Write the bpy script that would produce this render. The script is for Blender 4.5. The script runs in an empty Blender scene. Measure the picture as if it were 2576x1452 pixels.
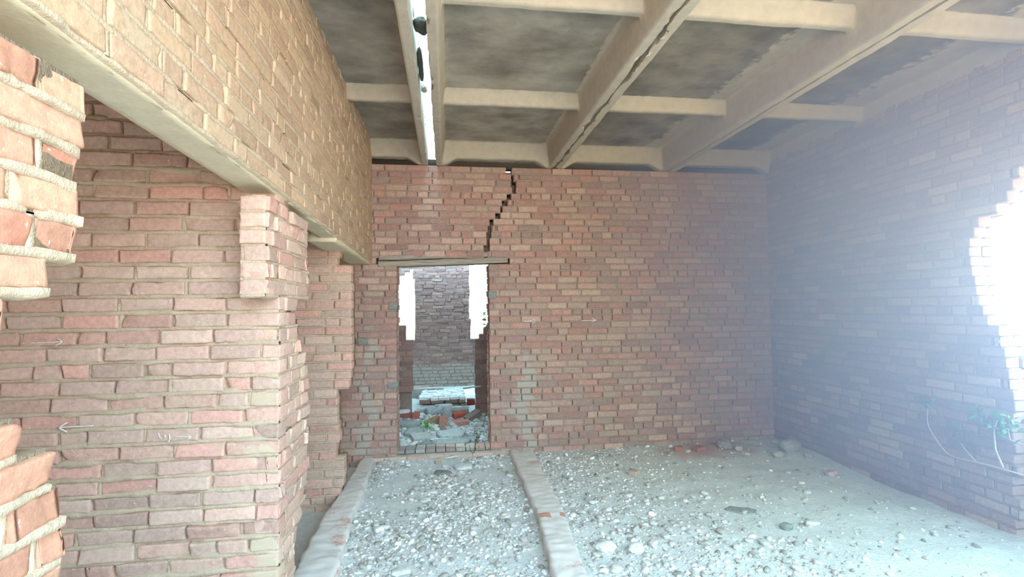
import bpy, math, random
import numpy as np
from mathutils import Matrix, Vector

scene = bpy.context.scene
COL = scene.collection
random.seed(7)
RNG = np.random.default_rng(7)

# ------------------------------------------------------------------ camera
CAM_H = 1.7642
YAW, PITCH, ROLL = 0.13325, 0.03618, -0.01127
F_PX = 1250.35
D = 6.117            # back wall face
XL = -0.87           # left wall face
XR = 4.29            # right wall face
ZC = 3.51            # underside of the long ceiling ribs / top of back wall
cy, sy = math.cos(YAW), math.sin(YAW)
fw = Vector((sy * math.cos(PITCH), cy * math.cos(PITCH), math.sin(PITCH)))
rt = Vector((cy, -sy, 0)); up = rt.cross(fw)
r2 = rt * math.cos(ROLL) + up * math.sin(ROLL)
u2 = -rt * math.sin(ROLL) + up * math.cos(ROLL)
cam_data = bpy.data.cameras.new('camera')
cam_data.sensor_width = 36.0
cam_data.lens = 36.0 * F_PX / 2576.0
cam_data.clip_start = 0.02
cam = bpy.data.objects.new('camera', cam_data)
COL.objects.link(cam)
M = Matrix((r2, u2, -fw)).transposed().to_4x4()
M.translation = Vector((0, 0, CAM_H))
cam.matrix_world = M
scene.camera = cam

# ------------------------------------------------------------------ world, sun, exposure
scene.view_settings.view_transform = 'Standard'
scene.view_settings.look = 'None'
scene.view_settings.gamma = 1.0
scene.view_settings.use_curve_mapping = False
scene.view_settings.exposure = 1.8
scene.cycles.use_denoising = True
scene.cycles.max_bounces = 8
scene.cycles.diffuse_bounces = 6
scene.cycles.volume_max_steps = 64
scene.cycles.sample_clamp_indirect = 12.0

world = bpy.data.worlds.new('sky'); scene.world = world
world.use_nodes = True
nt = world.node_tree; nt.nodes.clear()
wo = nt.nodes.new('ShaderNodeOutputWorld'); bg = nt.nodes.new('ShaderNodeBackground')
tc = nt.nodes.new('ShaderNodeTexCoord'); sp = nt.nodes.new('ShaderNodeSeparateXYZ')
mr = nt.nodes.new('ShaderNodeMapRange'); mr.inputs['From Min'].default_value = -1; mr.inputs['From Max'].default_value = 1
cr = nt.nodes.new('ShaderNodeValToRGB')
els = cr.color_ramp.elements
els[0].position = 0.0; els[0].color = (.68, .62, .51, 1)
els[1].position = 1.0; els[1].color = (.46, .82, 1.0, 1)
e = els.new(.485); e.color = (.64, .59, .49, 1)
e = els.new(.515); e.color = (.58, .62, .64, 1)
e = els.new(.70); e.color = (.54, .79, .95, 1)
nt.links.new(tc.outputs['Generated'], sp.inputs[0]); nt.links.new(sp.outputs['Z'], mr.inputs['Value'])
nt.links.new(mr.outputs[0], cr.inputs[0]); nt.links.new(cr.outputs[0], bg.inputs['Color'])
bg.inputs['Strength'].default_value = 3.7
nt.links.new(bg.outputs[0], wo.inputs[0])

sun_d = bpy.data.lights.new('sun', 'SUN'); sun_d.energy = .5; sun_d.angle = .01; sun_d.color = (1, .93, .82)
sun = bpy.data.objects.new('sun', sun_d); COL.objects.link(sun)
sun.rotation_euler = Vector((.38, -.12, -.91)).to_track_quat('-Z', 'Y').to_euler()

def portal(name, loc, target, sx, sy_):
    l = bpy.data.lights.new(name, 'AREA'); l.shape = 'RECTANGLE'; l.size = sx; l.size_y = sy_
    l.cycles.is_portal = True
    o = bpy.data.objects.new(name, l); COL.objects.link(o)
    o.location = loc
    o.rotation_euler = (Vector(target) - Vector(loc)).to_track_quat('-Z', 'Z').to_euler()
    return o
portal('window_daylight_portal', (4.62, 2.6, 1.85), (0, 2.6, 1.85), 2.4, 2.1)
portal('fill_opening_portal', (1.7, -1.3, 2.4), (1.7, 0, 2.4), 5.6, 3.0)  # unseen opening behind the camera, added to bring in fill light
portal('open_roof_fill_portal', (2.1, -.25, 3.9), (2.1, -.25, 0), 4.8, 2.0)  # roof left open out of view to raise the fill light

# ------------------------------------------------------------------ noise + mesh helpers
def _hash(ix, iy, iz, seed):
    with np.errstate(over='ignore'):
        n = (ix.astype(np.uint32) * np.uint32(374761393) + iy.astype(np.uint32) * np.uint32(668265263)
             + iz.astype(np.uint32) * np.uint32(2246822519) + np.uint32((seed * 2654435761) & 0xffffffff))
        n = (n ^ (n >> np.uint32(13))) * np.uint32(1274126177)
        n = (n ^ (n >> np.uint32(16))) * np.uint32(2246822519)
        n = n ^ (n >> np.uint32(15))
    return n.astype(np.float64) / 4294967295.0

def vnoise(p, seed=0):
    p = np.asarray(p, float)
    i = np.floor(p).astype(np.int64); f = p - i; f = f * f * (3 - 2 * f)
    out = 0
    for dx in (0, 1):
        wx = f[..., 0] if dx else 1 - f[..., 0]
        for dy in (0, 1):
            wy = f[..., 1] if dy else 1 - f[..., 1]
            for dz in (0, 1):
                wz = f[..., 2] if dz else 1 - f[..., 2]
                out = out + wx * wy * wz * _hash((i[..., 0] + dx) & 0xffffffff, (i[..., 1] + dy) & 0xffffffff, (i[..., 2] + dz) & 0xffffffff, seed)
    return out * 2 - 1

def n1(x, seed=0):
    x = np.atleast_1d(np.asarray(x, float))
    return vnoise(np.stack([x, np.full_like(x, .37), np.full_like(x, .71)], -1), seed)

def fbm(p, seed=0, oct=3):
    a, s, t = 1.0, 0, 0
    for k in range(oct):
        s = s + a * vnoise(p * (2 ** k), seed + k); t += a; a *= .5
    return s / t

class Geo:
    def __init__(self):
        self.V, self.F, self.M, self.C, self.n = [], [], [], [], 0
    def add(self, V, F, mat=0, col=(1, 1, 1, 0)):
        V = np.asarray(V, float).reshape(-1, 3)
        self.V.append(V)
        if isinstance(F, np.ndarray): F = [F]
        for f in F:
            f = np.asarray(f, np.int64)
            self.F.append(f + self.n); self.M.append(np.full(len(f), mat, np.int32))
        c = np.asarray(col, float)
        if c.ndim == 1: c = np.tile(c, (len(V), 1))
        self.C.append(c); self.n += len(V)
    def mesh(self, name, mats, smooth=True):
        V = np.concatenate(self.V)
        me = bpy.data.meshes.new(name)
        me.vertices.add(len(V)); me.vertices.foreach_set('co', V.astype(np.float32).ravel())
        tot = np.concatenate([np.full(len(f), f.shape[1], np.int32) for f in self.F])
        idx = np.concatenate([f.ravel() for f in self.F]).astype(np.int32)
        st = np.concatenate([[0], np.cumsum(tot)[:-1]]).astype(np.int32)
        me.loops.add(len(idx)); me.loops.foreach_set('vertex_index', idx)
        me.polygons.add(len(tot)); me.polygons.foreach_set('loop_start', st)
        try: me.polygons.foreach_set('loop_total', tot)
        except Exception: pass
        me.polygons.foreach_set('material_index', np.concatenate(self.M))
        me.polygons.foreach_set('use_smooth', np.full(len(tot), smooth, bool))
        at = me.attributes.new('bcol', 'FLOAT_COLOR', 'POINT')
        at.data.foreach_set('color', np.concatenate(self.C).astype(np.float32).ravel())
        for m in mats: me.materials.append(m)
        me.update(calc_edges=True); me.validate()
        return me
    def build(self, name, mats, parent=None, smooth=True):
        o = bpy.data.objects.new(name, self.mesh(name, mats, smooth))
        COL.objects.link(o)
        if parent is not None: o.parent = parent
        return o

def tag(o, label=None, cat=None, group=None, kind=None):
    if label: o['label'] = label
    if cat: o['category'] = cat
    if group: o['group'] = group
    if kind: o['kind'] = kind
    return o

def empty(name, loc=(0, 0, 0), rz=0):
    o = bpy.data.objects.new(name, None); COL.objects.link(o)
    o.location = loc; o.rotation_euler = (0, 0, rz); o.empty_display_size = .1
    return o

def grid_faces(na, nb, flip=False):
    a, b = np.meshgrid(np.arange(na - 1), np.arange(nb - 1), indexing='ij')
    i = (a * nb + b).ravel()
    q = np.stack([i, i + nb, i + nb + 1, i + 1], 1)
    return q[:, ::-1] if flip else q

BOXF = np.array([[0, 3, 2, 1], [4, 5, 6, 7], [0, 1, 5, 4], [1, 2, 6, 5], [2, 3, 7, 6], [3, 0, 4, 7]])
def box(g, x0, x1, y0, y1, z0, z1, mat=0, col=(1, 1, 1, 0)):
    V = [(x0, y0, z0), (x1, y0, z0), (x1, y1, z0), (x0, y1, z0), (x0, y0, z1), (x1, y0, z1), (x1, y1, z1), (x0, y1, z1)]
    g.add(V, BOXF, mat, col)

_sph = {}
def icosphere(sub):
    if sub in _sph: return _sph[sub]
    t = (1 + 5 ** .5) / 2
    V = [(-1, t, 0), (1, t, 0), (-1, -t, 0), (1, -t, 0), (0, -1, t), (0, 1, t), (0, -1, -t), (0, 1, -t), (t, 0, -1), (t, 0, 1), (-t, 0, -1), (-t, 0, 1)]
    F = [(0, 11, 5), (0, 5, 1), (0, 1, 7), (0, 7, 10), (0, 10, 11), (1, 5, 9), (5, 11, 4), (11, 10, 2), (10, 7, 6), (7, 1, 8), (3, 9, 4), (3, 4, 2), (3, 2, 6), (3, 6, 8), (3, 8, 9), (4, 9, 5), (2, 4, 11), (6, 2, 10), (8, 6, 7), (9, 8, 1)]
    V = [tuple(np.array(v) / np.linalg.norm(v)) for v in V]
    for _ in range(sub):
        c = {}; F2 = []
        def mid(a, b):
            k = (min(a, b), max(a, b))
            if k not in c:
                m = np.array(V[a]) + np.array(V[b]); V.append(tuple(m / np.linalg.norm(m))); c[k] = len(V) - 1
            return c[k]
        for a, b, d in F:
            ab, bd, da = mid(a, b), mid(b, d), mid(d, a)
            F2 += [(a, ab, da), (b, bd, ab), (d, da, bd), (ab, bd, da)]
        F = F2
    _sph[sub] = (np.array(V), np.array(F)); return _sph[sub]

def tube(g, pts, radii, seg=6, mat=0, col=(1, 1, 1, 0)):
    pts = np.asarray(pts, float); n = len(pts)
    if np.isscalar(radii): radii = np.full(n, radii)
    T = np.gradient(pts, axis=0); T /= np.linalg.norm(T, axis=1)[:, None] + 1e-9
    ref = np.array([0, 0, 1.0]) if abs(T[0][2]) < .9 else np.array([1.0, 0, 0])
    V = []
    for p, t, r in zip(pts, T, radii):
        a = np.cross(t, ref); a /= np.linalg.norm(a) + 1e-9; b = np.cross(t, a); ref = np.cross(a, t)
        for k in range(seg):
            w = 2 * math.pi * k / seg
            V.append(p + r * (math.cos(w) * a + math.sin(w) * b))
    F = []
    for i in range(n - 1):
        for k in range(seg):
            F.append((i * seg + k, i * seg + (k + 1) % seg, (i + 1) * seg + (k + 1) % seg, (i + 1) * seg + k))
    caps = [np.array([list(range(seg))[::-1]]), np.array([[(n - 1) * seg + k for k in range(seg)]])]
    g.add(V, [np.array(F)] + caps, mat, col)

# ------------------------------------------------------------------ materials
def srgb(r, g, b):
    f = lambda c: (c / 255 / 12.92) if c / 255 <= .04045 else ((c / 255 + .055) / 1.055) ** 2.4
    return (f(r), f(g), f(b), 1)

def new_mat(name):
    m = bpy.data.materials.new(name); m.use_nodes = True
    t = m.node_tree; b = t.nodes['Principled BSDF']
    b.inputs['Roughness'].default_value = .92
    b.inputs['Specular IOR Level'].default_value = .15
    return m, t, b

def N(t, kind, **kw):
    n = t.nodes.new(kind)
    for k, v in kw.items(): setattr(n, k, v)
    return n

def noise(t, co, scale, detail=4, rough=.6):
    n = N(t, 'ShaderNodeTexNoise'); n.inputs['Scale'].default_value = scale
    n.inputs['Detail'].default_value = detail; n.inputs['Roughness'].default_value = rough
    t.links.new(co, n.inputs['Vector']); return n.outputs['Fac']

def mrange(t, v, a, b, c=0.0, d=1.0, smooth=False):
    n = N(t, 'ShaderNodeMapRange')
    if smooth: n.interpolation_type = 'SMOOTHSTEP'
    for k, x in (('From Min', a), ('From Max', b), ('To Min', c), ('To Max', d)): n.inputs[k].default_value = x
    t.links.new(v, n.inputs['Value']); return n.outputs[0]

def mth(t, op, a, b):
    n = N(t, 'ShaderNodeMath', operation=op)
    for i, x in enumerate((a, b)):
        if isinstance(x, (int, float)): n.inputs[i].default_value = x
        else: t.links.new(x, n.inputs[i])
    return n.outputs[0]

def mixc(t, fac, a, b, mode='MIX'):
    n = N(t, 'ShaderNodeMix', data_type='RGBA', blend_type=mode)
    for k, x in ((0, fac), (6, a), (7, b)):
        if isinstance(x, (int, float)): n.inputs[k].default_value = x
        elif isinstance(x, tuple): n.inputs[k].default_value = x
        else: t.links.new(x, n.inputs[k])
    return n.outputs[2]

def bump(t, b, h, strength, dist=.01):
    n = N(t, 'ShaderNodeBump'); n.inputs['Strength'].default_value = strength; n.inputs['Distance'].default_value = dist
    t.links.new(h, n.inputs['Height']); t.links.new(n.outputs[0], b.inputs['Normal'])

def coords(t):
    return N(t, 'ShaderNodeTexCoord').outputs['Object']

def brick_material(name, dust):
    """fired brick: per-brick colour in bcol, smeared over with dust/mortar by noise + the brick's own amount (alpha)"""
    m, t, b = new_mat(name)
    co = coords(t); at = N(t, 'ShaderNodeAttribute', attribute_name='bcol')
    n_a = noise(t, co, 6, 5); n_b = noise(t, co, 38, 5, .7); n_c = noise(t, co, 150, 3)
    var = mrange(t, n_b, .3, .7, .80, 1.16)
    vc = N(t, 'ShaderNodeCombineColor'); [t.links.new(var, vc.inputs[i]) for i in range(3)]
    c = mixc(t, 1.0, at.outputs['Color'], vc.outputs[0], 'MULTIPLY')
    f = mth(t, 'ADD', mth(t, 'MULTIPLY', n_a, .75), mth(t, 'MULTIPLY', n_b, .45))
    f = mth(t, 'ADD', f, at.outputs['Alpha'])
    f = mrange(t, f, .78, 1.08, 0, .88, True)
    c = mixc(t, f, c, dust)
    spk = mrange(t, noise(t, co, 70, 2, .4), .70, .74, 0, .55)
    c = mixc(t, spk, c, srgb(226, 218, 206))
    t.links.new(c, b.inputs['Base Color'])
    bump(t, b, mth(t, 'ADD', mth(t, 'MULTIPLY', n_c, .5), n_b), .45, .006)
    return m

def mortar_material(name, c1, c2, bs=.7):
    m, t, b = new_mat(name)
    co = coords(t)
    n_a = noise(t, co, 9, 5); n_b = noise(t, co, 55, 5); n_c = noise(t, co, 170, 3)
    c = mixc(t, mrange(t, mth(t, 'ADD', mth(t, 'MULTIPLY', n_a, .6), mth(t, 'MULTIPLY', n_b, .4)), .35, .65), c1, c2)
    t.links.new(c, b.inputs['Base Color'])
    bump(t, b, mth(t, 'ADD', n_b, mth(t, 'MULTIPLY', n_c, .5)), bs, .01)
    return m

M_BRICK_L = brick_material('brick_dusty_tan', srgb(198, 180, 156))
M_BRICK_B = brick_material('brick_red_brown', srgb(174, 166, 156))
M_MORT_L = mortar_material('mortar_pale_sand', srgb(206, 187, 163), srgb(184, 165, 142))
M_MORT_B = mortar_material('mortar_grey_brown', srgb(170, 154, 142), srgb(152, 136, 126))
M_MORT_G = mortar_material('mortar_grey_white', srgb(196, 196, 190), srgb(160, 158, 150))
M_CONC = mortar_material('lintel_concrete', srgb(226, 212, 184), srgb(208, 193, 165), .3)
M_KERB = brick_material('kerb_mortar_over_brick', srgb(218, 219, 216))

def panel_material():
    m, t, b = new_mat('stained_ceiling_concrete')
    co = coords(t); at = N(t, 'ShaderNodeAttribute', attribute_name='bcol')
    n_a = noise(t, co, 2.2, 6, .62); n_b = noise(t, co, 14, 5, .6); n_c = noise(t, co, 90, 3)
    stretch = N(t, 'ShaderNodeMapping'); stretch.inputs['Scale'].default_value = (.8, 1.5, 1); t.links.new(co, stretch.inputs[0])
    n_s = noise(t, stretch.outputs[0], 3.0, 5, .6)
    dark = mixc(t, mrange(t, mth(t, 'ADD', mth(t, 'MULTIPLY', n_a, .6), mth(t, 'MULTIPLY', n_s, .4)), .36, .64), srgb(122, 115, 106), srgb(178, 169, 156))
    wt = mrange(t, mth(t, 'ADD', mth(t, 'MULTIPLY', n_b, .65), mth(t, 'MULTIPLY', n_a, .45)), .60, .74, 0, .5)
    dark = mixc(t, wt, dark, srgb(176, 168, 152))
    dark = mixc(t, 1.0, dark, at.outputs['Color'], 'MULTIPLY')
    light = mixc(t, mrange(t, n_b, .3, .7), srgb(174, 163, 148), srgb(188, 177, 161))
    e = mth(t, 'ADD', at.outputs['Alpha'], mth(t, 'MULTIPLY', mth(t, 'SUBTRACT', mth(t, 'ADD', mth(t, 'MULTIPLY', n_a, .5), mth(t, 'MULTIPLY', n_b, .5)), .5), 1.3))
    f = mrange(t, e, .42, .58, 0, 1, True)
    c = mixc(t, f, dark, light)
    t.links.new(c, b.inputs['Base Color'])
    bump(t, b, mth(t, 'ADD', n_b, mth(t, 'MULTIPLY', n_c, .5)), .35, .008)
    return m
M_PANEL = panel_material()

def attr_material(name, bs=.5, var=.25, sc=40):
    m, t, b = new_mat(name)
    co = coords(t); at = N(t, 'ShaderNodeAttribute', attribute_name='bcol')
    n_b = noise(t, co, sc, 5)
    v = mrange(t, n_b, .3, .7, 1 - var, 1 + var * .6)
    vc = N(t, 'ShaderNodeCombineColor'); [t.links.new(v, vc.inputs[i]) for i in range(3)]
    t.links.new(mixc(t, 1.0, at.outputs['Color'], vc.outputs[0], 'MULTIPLY'), b.inputs['Base Color'])
    bump(t, b, n_b, bs, .006)
    return m
M_STONE = attr_material('weathered_stone')

def ground_material():
    m, t, b = new_mat('dusty_gravel_ground')
    co = coords(t); at = N(t, 'ShaderNodeAttribute', attribute_name='bcol')
    n_a = noise(t, co, 1.6, 5); n_b = noise(t, co, 24, 6, .7); n_c = noise(t, co, 110, 4)
    vo = N(t, 'ShaderNodeTexVoronoi'); vo.inputs['Scale'].default_value = 55; t.links.new(co, vo.inputs['Vector'])
    c = mixc(t, mrange(t, mth(t, 'ADD', mth(t, 'MULTIPLY', n_b, .7), mth(t, 'MULTIPLY', n_c, .3)), .36, .64), srgb(190, 193, 191), srgb(220, 225, 225))
    c = mixc(t, mrange(t, vo.outputs['Distance'], .0, .35, .55, 0), c, srgb(224, 225, 222))
    c = mixc(t, mrange(t, n_a, .40, .62, 0, .35), c, srgb(200, 205, 204))
    c = mixc(t, at.outputs['Alpha'], c, srgb(172, 108, 88))
    t.links.new(c, b.inputs['Base Color'])
    bump(t, b, mth(t, 'ADD', mth(t, 'ADD', n_b, mth(t, 'MULTIPLY', n_c, .6)), mth(t, 'MULTIPLY', vo.outputs['Distance'], -.5)), .55, .012)
    return m
M_GROUND = ground_material()

def plain(name, col, rough=.9):
    m, t, b = new_mat(name)
    b.inputs['Base Color'].default_value = col; b.inputs['Roughness'].default_value = rough
    n = noise(t, coords(t), 60, 4); c = mixc(t, mrange(t, n, .3, .7), tuple(x * .8 for x in col[:3]) + (1,), col)
    t.links.new(c, b.inputs['Base Color']); return m
M_CHALK = plain('white_chalk', srgb(236, 226, 222))
M_DARK = plain('dark_recess_mortar', srgb(88, 80, 74))
M_PLASTER = plain('grey_plaster', srgb(138, 134, 124))

def wood_material(name, c1, c2, axis=0):
    m, t, b = new_mat(name)
    co = coords(t); mp = N(t, 'ShaderNodeMapping'); s = [26, 26, 26]; s[axis] = 1.6; mp.inputs['Scale'].default_value = s
    t.links.new(co, mp.inputs[0]); n = noise(t, mp.outputs[0], 2.2, 5, .65)
    t.links.new(mixc(t, mrange(t, n, .32, .68), c1, c2), b.inputs['Base Color']); bump(t, b, n, .4, .004)
    return m
M_WOOD = wood_material('weathered_lintel_board', srgb(130, 122, 114), srgb(178, 168, 156))
M_PALEWOOD = wood_material('pale_dry_wood', srgb(196, 190, 180), srgb(226, 222, 214))
M_BLOCK = wood_material('grey_green_block', srgb(120, 123, 117), srgb(152, 155, 149), 1)

def leaf_material(name, c1, c2):
    m, t, b = new_mat(name)
    n = noise(t, coords(t), 30, 3)
    t.links.new(mixc(t, mrange(t, n, .3, .7), c1, c2), b.inputs['Base Color']); b.inputs['Roughness'].default_value = .5
    b.inputs['Transmission Weight'].default_value = 0
    return m
M_LEAF = leaf_material('green_leaf', srgb(74, 150, 58), srgb(120, 190, 92))
M_LEAF2 = leaf_material('dull_green_leaf', srgb(86, 128, 92), srgb(128, 160, 124))
M_STEM = plain('pale_dry_stem', srgb(206, 196, 186))
M_STEMD = plain('dark_weed_stem', srgb(96, 102, 84))

PAL_RED = [srgb(*c) for c in ((176, 145, 134), (170, 134, 126), (172, 148, 137), (184, 156, 143), (166, 134, 128), (180, 140, 130), (162, 138, 131), (180, 150, 139))]
PAL_TAN = [srgb(*c) for c in ((196, 168, 140), (192, 164, 138), (190, 162, 137), (198, 172, 145), (188, 158, 134), (194, 169, 144))]
PAL_PINK = [srgb(*c) for c in ((204, 168, 153), (207, 173, 158), (200, 162, 148), (204, 175, 160), (196, 165, 152), (210, 165, 151), (200, 172, 157), (192, 164, 150))]
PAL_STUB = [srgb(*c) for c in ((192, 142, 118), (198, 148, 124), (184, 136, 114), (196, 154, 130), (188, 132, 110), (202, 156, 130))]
PAL_FAR = [srgb(*c) for c in ((158, 128, 122), (150, 120, 116), (166, 134, 126), (144, 118, 115), (172, 142, 134), (158, 132, 128))]
PAL_DULL = [srgb(*c) for c in ((168, 144, 138), (160, 138, 133), (174, 150, 141), (156, 138, 133), (178, 156, 147), (166, 150, 145), (186, 166, 156))]

# ------------------------------------------------------------------ brick masonry
class Wall:
    """lays individual bricks course by course; axes: u along the wall, z up, depth into the wall"""
    def __init__(self, g, O, U, Nn, T, seed, pal, smear=None, base_smear=0.0, pitch=.081, joint=.012, bed=.004, bed_amp=.006,
                 head_p=.5, jit=.003, nint=7, rot=.006, shear=0.0, uref=0.0, header_every=6, ragged=.0, mats=(0, 1), chip=.12, core=.014, spill=.003, gap=.0, length=.25):
        self.__dict__.update(locals())
        self.O = np.array(O, float); self.U = np.array(U, float); self.Nn = np.array(Nn, float)
        self.r = np.random.default_rng(seed)
        self.flip = np.dot(np.cross(self.U, [0, 0, 1]), self.Nn) < 0
    def world(self, a, z, d):
        z = z + self.shear * (a - self.uref)
        return self.O + a[..., None] * self.U + z[..., None] * np.array([0, 0, 1.0]) - d[..., None] * self.Nn
    def lay(self, z0, z1, intervals, rear=False, core=True, start=0):
        """intervals(zmid) -> [(u0,u1)]"""
        r = self.r; B = []; beds = []; heads = []
        nc = int(round((z1 - z0) / self.pitch))
        for k in range(nc):
            zb = z0 + k * self.pitch; zm = zb + self.pitch / 2; kk = k + start
            for (u0, u1) in intervals(zm):
                if self.ragged:
                    pass
                if u1 - u0 < .03: continue
                if core:
                    V = []
                    i0, i1 = u0 + .012, u1 - .012
                    for d in (self.core, self.T):
                        for (a, z) in ((i0, zb - .002), (i1, zb - .002), (i1, zb + self.pitch + .002), (i0, zb + self.pitch + .002)):
                            V.append(self.world(np.array(a), np.array(z), np.array(d)))
                    self.g.add(V, BOXF if not self.flip else BOXF[:, ::-1], self.mats[1])
                header = (kk % self.header_every == self.header_every - 2)
                L0 = .12 if header else self.length
                u = u0; first = True
                off = [0, .5, .25, .75][kk % 4] if not header else (kk % 2) * .5
                while u < u1 - .004:
                    L = L0 * (1 + r.normal(0, .015))
                    if not header and r.random() < .07: L = .12
                    if first:
                        L = L0 * (1 - off) if off else L0
                        first = False
                    e = u + L
                    if 0 < u1 - e < .07: e = u1 if u1 - u < .29 else (u + u1) / 2 - .005
                    e = min(e, u1)
                    if e - u > .025:
                        B.append(((u + e) / 2, zb + self.joint / 2 + (self.pitch - self.joint) / 2, e - u, self.pitch - self.joint))
                    if e < u1 - .02: heads.append((e + .005, zb + self.pitch / 2))
                    u = e + .009 + abs(r.normal(0, .002))
                beds.append((u0, u1, zb))
        if B: self._bricks(np.array(B))
        for bd in beds: self._bed(*bd)
        if heads: self._heads(heads)
        return self
    def _bricks(self, B):
        r = self.r; n = len(B); ni = self.nint; nv = 3
        e = .003
        pu = np.concatenate([[-1, -1, -1], np.linspace(-1, 1, ni), [1, 1, 1]]); du = np.concatenate([[.115, .006, 0], np.zeros(ni), [0, .006, .115]])
        iu = np.zeros(ni + 6); iu[2] = e; iu[-3] = -e; iu[3] = .011; iu[-4] = -.011
        pv = np.concatenate([[-1, -1, -1], np.linspace(-1, 1, nv), [1, 1, 1]]); dv = np.concatenate([[.115, .006, 0], np.zeros(nv), [0, .006, .115]])
        iv = np.zeros(nv + 6); iv[2] = e; iv[-3] = -e; iv[3] = .011; iv[-4] = -.011
        PU, PV = np.meshgrid(pu, pv, indexing='ij'); IU, IV = np.meshgrid(iu, iv, indexing='ij')
        DD = np.maximum(*np.meshgrid(du, dv, indexing='ij'))
        L = (B[:, 2] * (1 - r.random(n) * .012))[:, None, None]; H = (B[:, 3] + r.normal(0, .0018, n))[:, None, None]
        a = PU * L / 2 + IU; z = PV * H / 2 + IV
        th = r.normal(0, self.rot, n)[:, None, None]
        d = np.broadcast_to(DD, a.shape).copy()
        d0 = r.normal(0, self.jit, n)[:, None, None]; tl = r.normal(0, self.jit * .7, n)[:, None, None]; tz = r.normal(0, self.jit * .5, n)[:, None, None]
        # broken corners
        ca = np.sign(r.normal(size=n))[:, None, None]; cz = np.sign(r.normal(size=n))[:, None, None]
        dist = np.sqrt((a - ca * L / 2) ** 2 + (z - cz * H / 2) ** 2)
        rad = r.uniform(.02, .06, n)[:, None, None]
        br = (r.random(n) < self.chip)[:, None, None] * np.clip(1 - dist / rad, 0, 1) * r.uniform(.008, .03, n)[:, None, None]
        front = (DD < .05)
        A = B[:, 0][:, None, None] + a * np.cos(th) - z * np.sin(th); Z = B[:, 1][:, None, None] + z * np.cos(th) + a * np.sin(th)
        p0 = np.stack([A, Z, np.broadcast_to(r.random(n)[:, None, None] * 50, A.shape)], -1)
        nn = vnoise(p0 * 24, self.seed) * .0020 + vnoise(p0 * 70, self.seed + 3) * .0009
        edge = ((np.abs(PU) > .99) | (np.abs(PV) > .99))
        en = np.clip(vnoise(p0 * 45, self.seed + 5) + .05, 0, 1) * .005
        A = A - np.sign(PU) * (np.abs(PU) > .99) * en * front; Z = Z - np.sign(PV) * (np.abs(PV) > .99) * en * front
        d = d + front * (nn + br + edge * en * .8) + d0 + tl * PU + tz * PV
        V = self.world(A, Z, d).reshape(-1, 3)
        F = grid_faces(len(pu), len(pv), not self.flip)
        m = len(pu) * len(pv)
        F = (F[None] + (np.arange(n) * m)[:, None, None]).reshape(-1, 4)
        pal = np.array(self.pal); c = pal[r.integers(0, len(pal), n)].copy(); c[:, :3] *= (1 + r.normal(0, .055, n))[:, None]
        s = r.normal(0, .10, n) + self.base_smear
        c[:, 3] = s
        c = np.repeat(c, m, 0)
        if self.smear is not None: c[:, 3] += self.smear(A.reshape(-1), Z.reshape(-1))
        self.g.add(V, F, self.mats[0], np.clip(c, -1, 2))
    def _bed(self, u0, u1, zb):
        n = max(3, int((u1 - u0) / .026)); uu = np.linspace(u0 + .004, u1 - .004, n); s = self.seed * 7 + int(zb * 1000)
        j = self.joint / 2
        up = n1(uu * 30, s) * .003 + np.clip(n1(uu * 9, s + 5), 0, 1) * self.spill; dn = n1(uu * 30 + 90, s + 1) * .003 - np.clip(n1(uu * 9 + 40, s + 6), 0, 1) * self.spill * 1.3
        dep = self.bed + n1(uu * 14, s + 2) * self.bed_amp + n1(uu * 45, s + 3) * self.bed_amp * .6
        dep = dep + np.clip(n1(uu * 6, s + 7) * 1.6 - .1, 0, 1) * self.gap
        dep = np.minimum(dep, .021)
        rows = [(-j - .007 + dn, np.full(n, .032)), (-j * .9 - .002 + dn, dep + .002), (j * .9 + .002 + up, dep), (j + .007 + up, np.full(n, .032))]
        A = np.stack([uu] * 4, 1); Z = zb + np.stack([x[0] for x in rows], 1); Dp = np.stack([x[1] for x in rows], 1)
        self.g.add(self.world(A, Z, Dp), grid_faces(n, 4, not self.flip), self.mats[1])
    def _heads(self, heads):
        r = self.r; hs = [h for h in heads if r.random() < self.head_p]
        if not hs: return
        h = np.array(hs); n = len(h)
        px = np.array([-.015, -.008, .008, .015]); pz = np.array([-.5, 0, .5]) * self.pitch * .9
        A = h[:, 0][:, None, None] + px[:, None] + r.normal(0, .0015, (n, 4, 3)); Z = h[:, 1][:, None, None] + pz[None, :] + np.zeros((n, 4, 3))
        dp = np.where(np.abs(px) > .01, .02, 0)[:, None] + (self.bed + np.abs(r.normal(0, self.bed_amp, n)))[:, None, None] + .0015 + np.abs(r.normal(0, .002, (n, 4, 3)))
        F = grid_faces(4, 3, not self.flip); F = (F[None] + (np.arange(n) * 12)[:, None, None]).reshape(-1, 4)
        self.g.add(self.world(A, Z, dp).reshape(-1, 3), F, self.mats[1])

def lerp_table(tab):
    zs = [t[0] for t in tab]; vs = [t[1] for t in tab]
    return lambda z: float(np.interp(z, zs, vs))
def rag(seed, amp):
    return lambda z: float(n1(np.array([z * 13.1]), seed)[0]) * amp

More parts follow.
